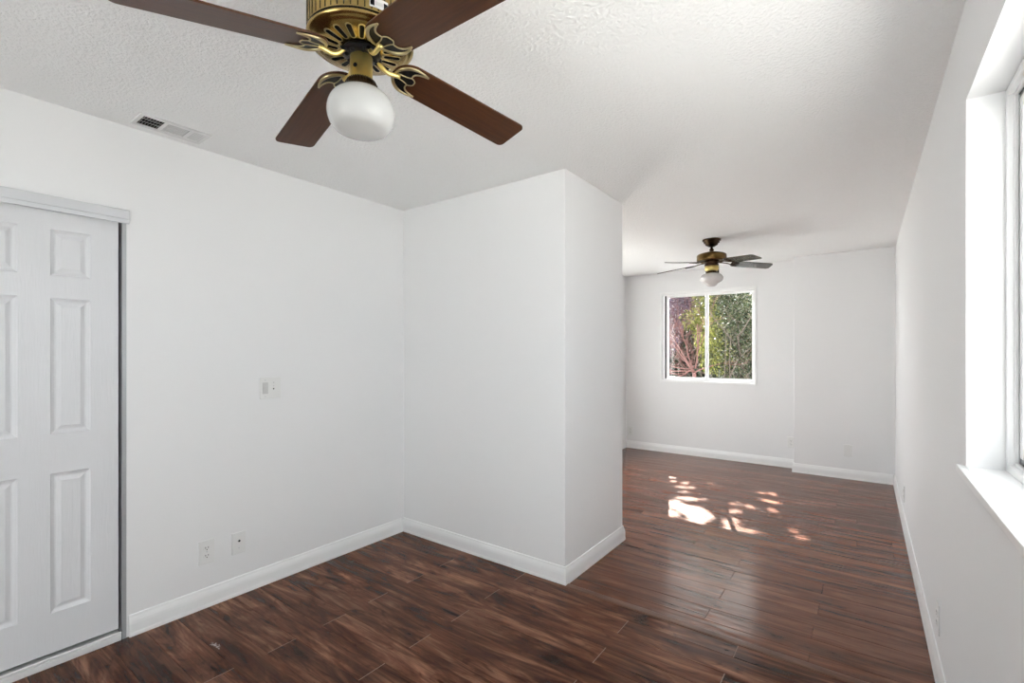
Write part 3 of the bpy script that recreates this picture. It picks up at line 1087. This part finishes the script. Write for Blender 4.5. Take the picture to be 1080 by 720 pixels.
def outlet(loc, ang, label, w=0.076, h=0.125, group=None):
    r = plate_frame(ang, loc, 'power_outlet')
    tag(r, label, 'outlet', group)
    plate_body(w, h).build('cover_plate', M['plate'], r, bevel=0.002)
    for s in (1, -1):
        m = MB()
        zc = s * 0.0205
        ol = []
        for i in range(20):
            a = 2 * math.pi * i / 20
            ol.append((0.0175 * math.cos(a), max(-0.0135, min(0.0135, 0.0175 * math.sin(a)))))
        n = len(ol)
        vs = [(x, a, zc + b) for x in (0.004, 0.0074) for a, b in ol]
        m.add(vs, [tuple(range(n)), tuple(range(n, 2 * n))] + [(i, (i + 1) % n, n + (i + 1) % n, n + i) for i in range(n)], 0)
        for y, hh in ((-0.0065, 0.0045), (0.0065, 0.0036)):
            m.box((0.0073, y - 0.0013, zc + 0.003 - hh), (0.0078, y + 0.0013, zc + 0.003 + hh), 1)
        yz_disc(m, 0, zc - 0.0078, 0.0026, 0.0073, 0.0078, 1)
        m.build('receptacle', [M['plate'], M['slot']], r)
    m = MB()
    yz_disc(m, 0, 0, 0.003, 0.005, 0.0068)
    m.build('screw', M['alu'], r)
    return r

def blank_plate(loc, ang, label):
    r = plate_frame(ang, loc, 'blank_wall_plate')
    tag(r, label, 'wall plate')
    plate_body(0.078, 0.125).build('cover_plate', M['plate'], r, bevel=0.002)
    for s in (1, -1):
        m = MB()
        yz_disc(m, 0, s * 0.043, 0.003, 0.005, 0.0068)
        m.build('screw', M['plate'], r)
    return r

def light_switch():
    r = plate_frame(0, (XL, 1.418, 1.150), 'light_switch')
    tag(r, 'white two-gang light switch plate on the left wall at hand height', 'light switch')
    plate_body(0.124, 0.124).build('cover_plate', M['plate'], r, bevel=0.0025)
    m = MB()
    m.box((0.004, -0.031 - 0.0165, -0.034), (0.0068, -0.031 + 0.0165, 0.033))
    q = m.build('rocker_bezel', M['toggle'], r, bevel=0.001)
    m = MB()
    vs = [(0.0066, -0.043, -0.028), (0.0066, -0.019, -0.028), (0.0066, -0.043, 0.026), (0.0066, -0.019, 0.026),
          (0.0078, -0.043, -0.028), (0.0078, -0.019, -0.028), (0.0125, -0.043, 0.004), (0.0125, -0.019, 0.004), (0.0075, -0.043, 0.026), (0.0075, -0.019, 0.026)]
    m.add(vs, [(4, 5, 7, 6), (6, 7, 9, 8), (0, 4, 6, 8, 2), (1, 3, 9, 7, 5), (0, 1, 5, 4), (2, 8, 9, 3)])
    m.build('rocker', M['toggle'], q)
    for z, rad, mm in ((0.031, 0.0038, 'toggle'), (0.011, 0.003, 'toggle'), (-0.006, 0.0042, 'slot')):
        m = MB()
        yz_disc(m, 0.018, z, rad, 0.005, 0.0072)
        m.build('button', M[mm], r)
    for y in (-0.031, ):
        for z in (0.046, -0.049):
            m = MB()
            yz_disc(m, y, z, 0.003, 0.005, 0.0068)
            m.build('screw', M['alu'], r)
light_switch()
outlet((XL, 1.078, 0.294), 0, 'white duplex power outlet low on the left wall near the closet')
r = plate_frame(0, (XL, 1.241, 0.290), 'cable_plate')
tag(r, 'white cable jack plate low on the left wall right of the power outlet', 'wall plate')
plate_body(0.072, 0.120).build('cover_plate', M['plate'], r, bevel=0.002)
m = MB()
yz_disc(m, 0, 0.012, 0.0075, 0.005, 0.010, 0)
yz_disc(m, 0, 0.012, 0.0055, 0.0098, 0.0106, 1)
m.build('coax_jack', [M['alu'], M['slot']], r)
m = MB()
yz_disc(m, 0, -0.028, 0.003, 0.005, 0.0068)
m.build('screw', M['alu'], r)
outlet((-2.683, YF, 0.245), -math.pi / 2, 'white power outlet at the far left corner beyond the partition')
outlet((-0.697, YF, 0.300), -math.pi / 2, 'white power outlet on the far wall tucked against the bump-out')
blank_plate((-0.146, YS, 0.305), -math.pi / 2, 'white blank wall plate low on the bump-out')
outlet((XR, 4.83, 0.255), math.pi, 'white power outlet on the right wall near its far end')
outlet((XR, 2.665, 0.252), math.pi, 'white power outlet on the right wall beyond the window sill')

# ------------------------------------------------------------------ garden beyond the far window
m = MB()
m.box((-14, YB - 14, -0.42), (12, 20, -0.30))
structure(m.build('ground', M['ground']), 'grey gravel ground outside the house')
m = MB()
m.box((-7, YB - 12, -0.30), (4, YB - T - 0.02, -0.16))  # unseen pale slab added to bounce sunlight onto the ceiling
structure(m.build('ground_bounce_patio', M['patio'], bevel=0.01), 'pale concrete patio outside the back glazed door')

def leaf_cloud(name, items, mat_, parent=None):
    """items: (position, direction, normal, length, width); each leaf a folded blade of six corners, all in one mesh."""
    n = len(items)
    V = np.zeros((n, 6, 3))
    for i, (p, d, u, L, W) in enumerate(items):
        d = d.normalized()
        s = d.cross(u)
        if s.length < 1e-5:
            s = d.cross(Vector((0.3, 0.5, 0.8)))
        s.normalize()
        u = s.cross(d)
        V[i, 0] = p
        V[i, 1] = p + d * L * .35 + s * W * .5 + u * W * .18
        V[i, 2] = p + d * L * .72 + s * W * .36 + u * W * .12
        V[i, 3] = p + d * L - u * L * .08
        V[i, 4] = p + d * L * .72 - s * W * .36 + u * W * .12
        V[i, 5] = p + d * L * .35 - s * W * .5 + u * W * .18
    base = np.arange(n)[:, None] * 6
    F = np.concatenate([base + np.array([[0, 1, 2, 3]]), base + np.array([[0, 3, 4, 5]])], 0)
    me = bpy.data.meshes.new(name)
    me.from_pydata(V.reshape(-1, 3).tolist(), [], F.tolist())
    me.materials.append(mat_)
    me.update()
    o = bpy.data.objects.new(name, me)
    COL.objects.link(o)
    if parent:
        o.parent = parent
    return o

def rand_dir(rng):
    z = rng.uniform(-1, 1)
    a = rng.uniform(0, math.tau)
    s = math.sqrt(1 - z * z)
    return Vector((s * math.cos(a), s * math.sin(a), z))

# patches of sun that reach the floor: centre x, y and radius
BEAMS = [(-1.404, 4.061, .085), (-1.36, 4.12, .06), (-1.485, 3.946, .028), (-1.395, 4.336, .05), (-1.333, 4.289, .06), (-1.211, 4.261, .075), (-1.13, 4.20, .06), (-1.101, 4.149, .075),
         (-1.06, 4.08, .06), (-1.091, 3.985, .05), (-1.14, 3.99, .045), (-0.854, 4.077, .055), (-0.87, 4.15, .05), (-0.81, 4.0, .05), (-0.781, 3.968, .045), (-0.73, 3.97, .03), (-0.667, 4.009, .035),
         (-0.433, 4.204, .032), (-0.373, 4.056, .02), (-0.93, 4.649, .045), (-0.722, 5.167, .04), (-0.634, 4.632, .035), (-0.654, 4.885, .03),
         (-0.795, 5.149, .03), (-1.703, 4.899, .035), (-1.737, 5.222, .03), (-1.68, 5.2, .03), (-1.596, 4.665, .03), (-1.526, 4.909, .03), (-1.435, 4.897, .03), (-1.379, 4.939, .03),
         (-1.298, 4.537, .05), (-1.193, 4.614, .035), (-1.406, 4.523, .03), (-1.552, 4.415, .035), (-1.431, 4.713, .03), (-1.307, 5.192, .025), (-1.22, 5.257, .025),
         (-0.944, 4.374, .03), (-0.881, 4.438, .03), (-0.824, 4.619, .025), (-1.282, 4.124, .05), (-1.476, 4.154, .05), (-1.332, 4.004, .05), (-0.731, 4.923, .025),
         (-1.62, 5.05, .025), (-1.50, 5.08, .025), (-1.42, 4.05, .07), (-1.44, 4.25, .05), (-1.25, 4.19, .05)]
BEAM = np.array(BEAMS)

def lands_in_beam(p, pad):
    t = p.z / 1.0
    x, y = p.x + 0.41 * t, p.y - 1.24 * t
    return bool((((BEAM[:, 0] - x) ** 2 + ((BEAM[:, 1] - y) * 0.8) ** 2) < (np.maximum(BEAM[:, 2] * 1.05, 0.031) + pad) ** 2).any())

def foliage_items(rng, blobs, n, L, W, shell=0.35, clear=None):
    """Leaves scattered through ellipsoids: (centre, radii)."""
    out = []
    vol = [r[0] * r[1] * r[2] for c, r in blobs]
    tot = sum(vol)
    for (c, r), v in zip(blobs, vol):
        k = int(n * v / tot)
        for _ in range(k):
            d = rand_dir(rng)
            q = rng.uniform(shell, 1.0) ** 0.5
            p = Vector((c[0] + d.x * r[0] * q, c[1] + d.y * r[1] * q, c[2] + d.z * r[2] * q))
            ld = (d + rand_dir(rng) * 0.9 + Vector((0, 0, -0.2))).normalized()
            s = rng.uniform(0.65, 1.2)
            l_, w_ = L * s, W * s
            if clear and clear(p + ld * l_ * .5, l_ * .25):
                continue
            out.append((p, ld, (rand_dir(rng) + Vector((0, 0, 0.8))).normalized(), l_, w_))
    return out

def limb(m, rng, p, d, length, rad, depth, spread=0.5, wig=0.12, up=0.15):
    """A branching limb drawn into one mesh."""
    pts, rs = [p.copy()], [rad]
    n = 5
    q = p.copy()
    dd = d.normalized()
    for i in range(n):
        dd = (dd + rand_dir(rng) * wig + Vector((0, 0, up * 0.2))).normalized()
        q = q + dd * length / n
        pts.append(q.copy())
        rs.append(rad * (1 - 0.5 * (i + 1) / n))
    m.tube(pts, rs, 6)
    if depth > 0:
        for k in range(rng.choice((2, 3, 3))):
            i = rng.randint(2, n)
            limb(m, rng, pts[i], (dd + rand_dir(rng) * spread).normalized(), length * rng.uniform(.6, .85), rs[i] * 0.72, depth - 1, spread, wig, up)

def plant(name, label, cat, base, rng, stem_fn, bark, leaf_sets, group=None):
    root = empty(name, base)
    tag(root, label, cat, group)
    m = MB()
    stem_fn(m)
    at_root(m, *base)
    m.build('branches', bark, root, fix=False)
    for part, items, mat_ in leaf_sets:
        its = [(p - Vector(base), d, u, l_, w_) for p, d, u, l_, w_ in items]
        leaf_cloud(part, its, mat_, root)
    return root

G = -0.30
# shade tree above: its crown lets the sun through in the patches seen on the floor
rng = random.Random(11)
def st(m):
    limb(m, rng, Vector((-5.2, 12.9, G)), Vector((0.12, 0, 1)), 5.4, 0.13, 0)
    for k in range(5):
        limb(m, rng, Vector((-4.75, 12.8, 4.9)), Vector((1.0 - .35 * k, -0.3 + .1 * k, 0.9)), 1.5, 0.05, 2, 0.6)
items = foliage_items(rng, [((-3.75, 12.6, 6.60), (1.30, 0.85, 1.20)), ((-5.3, 12.9, 6.6), (1.2, 0.9, 1.0))], 17000, 0.14, 0.08, 0.0, lands_in_beam)
plant('shade_tree', 'tall tree whose leafy crown hangs above the garden window', 'tree', (-5.2, 12.9, G), rng, st, M['bark'],
      [('foliage', items, M['leaf_sunlit'])])

# rosy bare-branched shrub at the left of the window
rng = random.Random(3)
def st(m):
    o = Vector((-2.42, 8.6, G))
    m.tube([o, o + Vector((.02, 0, .8)), Vector((-2.40, 8.6, 1.0))], [.05, .038, .03], 8)
    fork = Vector((-2.40, 8.6, 1.0))
    for d, L in (((-.9, .1, .75), .75), ((-.55, -.1, .95), .9), ((-.2, .1, 1.1), .9), ((.25, .0, 1.0), .8), ((-1.0, 0, .25), .7), ((.8, .1, .5), .5), ((-.75, -.2, -.15), .55), ((-.5, .2, -.35), .45)):
        limb(m, rng, fork + Vector((rng.uniform(-.03, .03), 0, rng.uniform(-.05, .15))), Vector(d), L, .015, 3, .6, .17)
    for k in range(60):
        p = Vector((rng.uniform(-3.3, -2.45), rng.uniform(8.7, 9.1), rng.uniform(1.0, 2.0)))
        limb(m, rng, p, rand_dir(rng) + Vector((0, 0, .7)), .45, .007, 2, .8, .22)
items = foliage_items(rng, [((-2.95, 9.0, 2.15), (.5, .35, .42)), ((-2.6, 8.9, 2.35), (.35, .3, .3)), ((-3.1, 9.0, 1.6), (.35, .3, .35))], 6500, .040, .020, 0.0)
plant('rosy_shrub', 'shrub of bare rosy branches and mauve leaves outside the window', 'shrub', (-2.42, 8.6, G), rng, st, M['bark_pink'], [('foliage', items, M['leaf_purple'])])

# yellow-green shrub in the middle
rng = random.Random(8)
def st(m):
    for k in range(5):
        limb(m, rng, Vector((-2.18 + .05 * k, 8.75, G)), Vector((rng.uniform(-.15, .15), 0, 1)), 1.6, .018, 1, .4)
items = foliage_items(rng, [((-2.22, 8.75, 1.75), (.25, .22, .45)), ((-2.25, 8.7, 2.25), (.2, .2, .25)), ((-2.1, 8.75, 1.3), (.28, .2, .35)), ((-2.45, 8.7, 1.95), (.22, .2, .2))], 2600, .058, .022, 0.0)
plant('yellow_green_shrub', 'bright yellow green leafed shrub showing behind the middle window bar', 'shrub', (-2.18, 8.75, G), rng, st, M['bark'], [('foliage', items, M['leaf_yellow'])])

# glossy green tree at the right
rng = random.Random(21)
def st(m):
    limb(m, rng, Vector((-1.55, 9.2, G)), Vector((0, 0, 1)), 1.6, .06, 2, .6)
    for k in range(12):
        limb(m, rng, Vector((rng.uniform(-2.0, -1.4), 8.9, rng.uniform(.9, 1.6))), rand_dir(rng) + Vector((0, 0, .5)), .5, .010, 1, .7, .2)
items = foliage_items(rng, [((-1.75, 8.95, 2.05), (.45, .4, .6)), ((-1.85, 8.9, 1.25), (.4, .35, .5)), ((-1.4, 9.1, 1.6), (.4, .4, .7)), ((-2.0, 9.0, 2.45), (.3, .3, .3))], 9000, .058, .026, 0.0)
plant('glossy_green_tree', 'dense glossy green tree filling the right window pane', 'tree', (-1.55, 9.2, G), rng, st, M['bark'], [('foliage', items, M['leaf_green'])])

# dark hedge further back
rng = random.Random(31)
def st(m):
    for k in range(9):
        limb(m, rng, Vector((-5.2 + .5 * k, 11.6, G)), Vector((rng.uniform(-.1, .1), 0, 1)), 2.2, .035, 1, .4)
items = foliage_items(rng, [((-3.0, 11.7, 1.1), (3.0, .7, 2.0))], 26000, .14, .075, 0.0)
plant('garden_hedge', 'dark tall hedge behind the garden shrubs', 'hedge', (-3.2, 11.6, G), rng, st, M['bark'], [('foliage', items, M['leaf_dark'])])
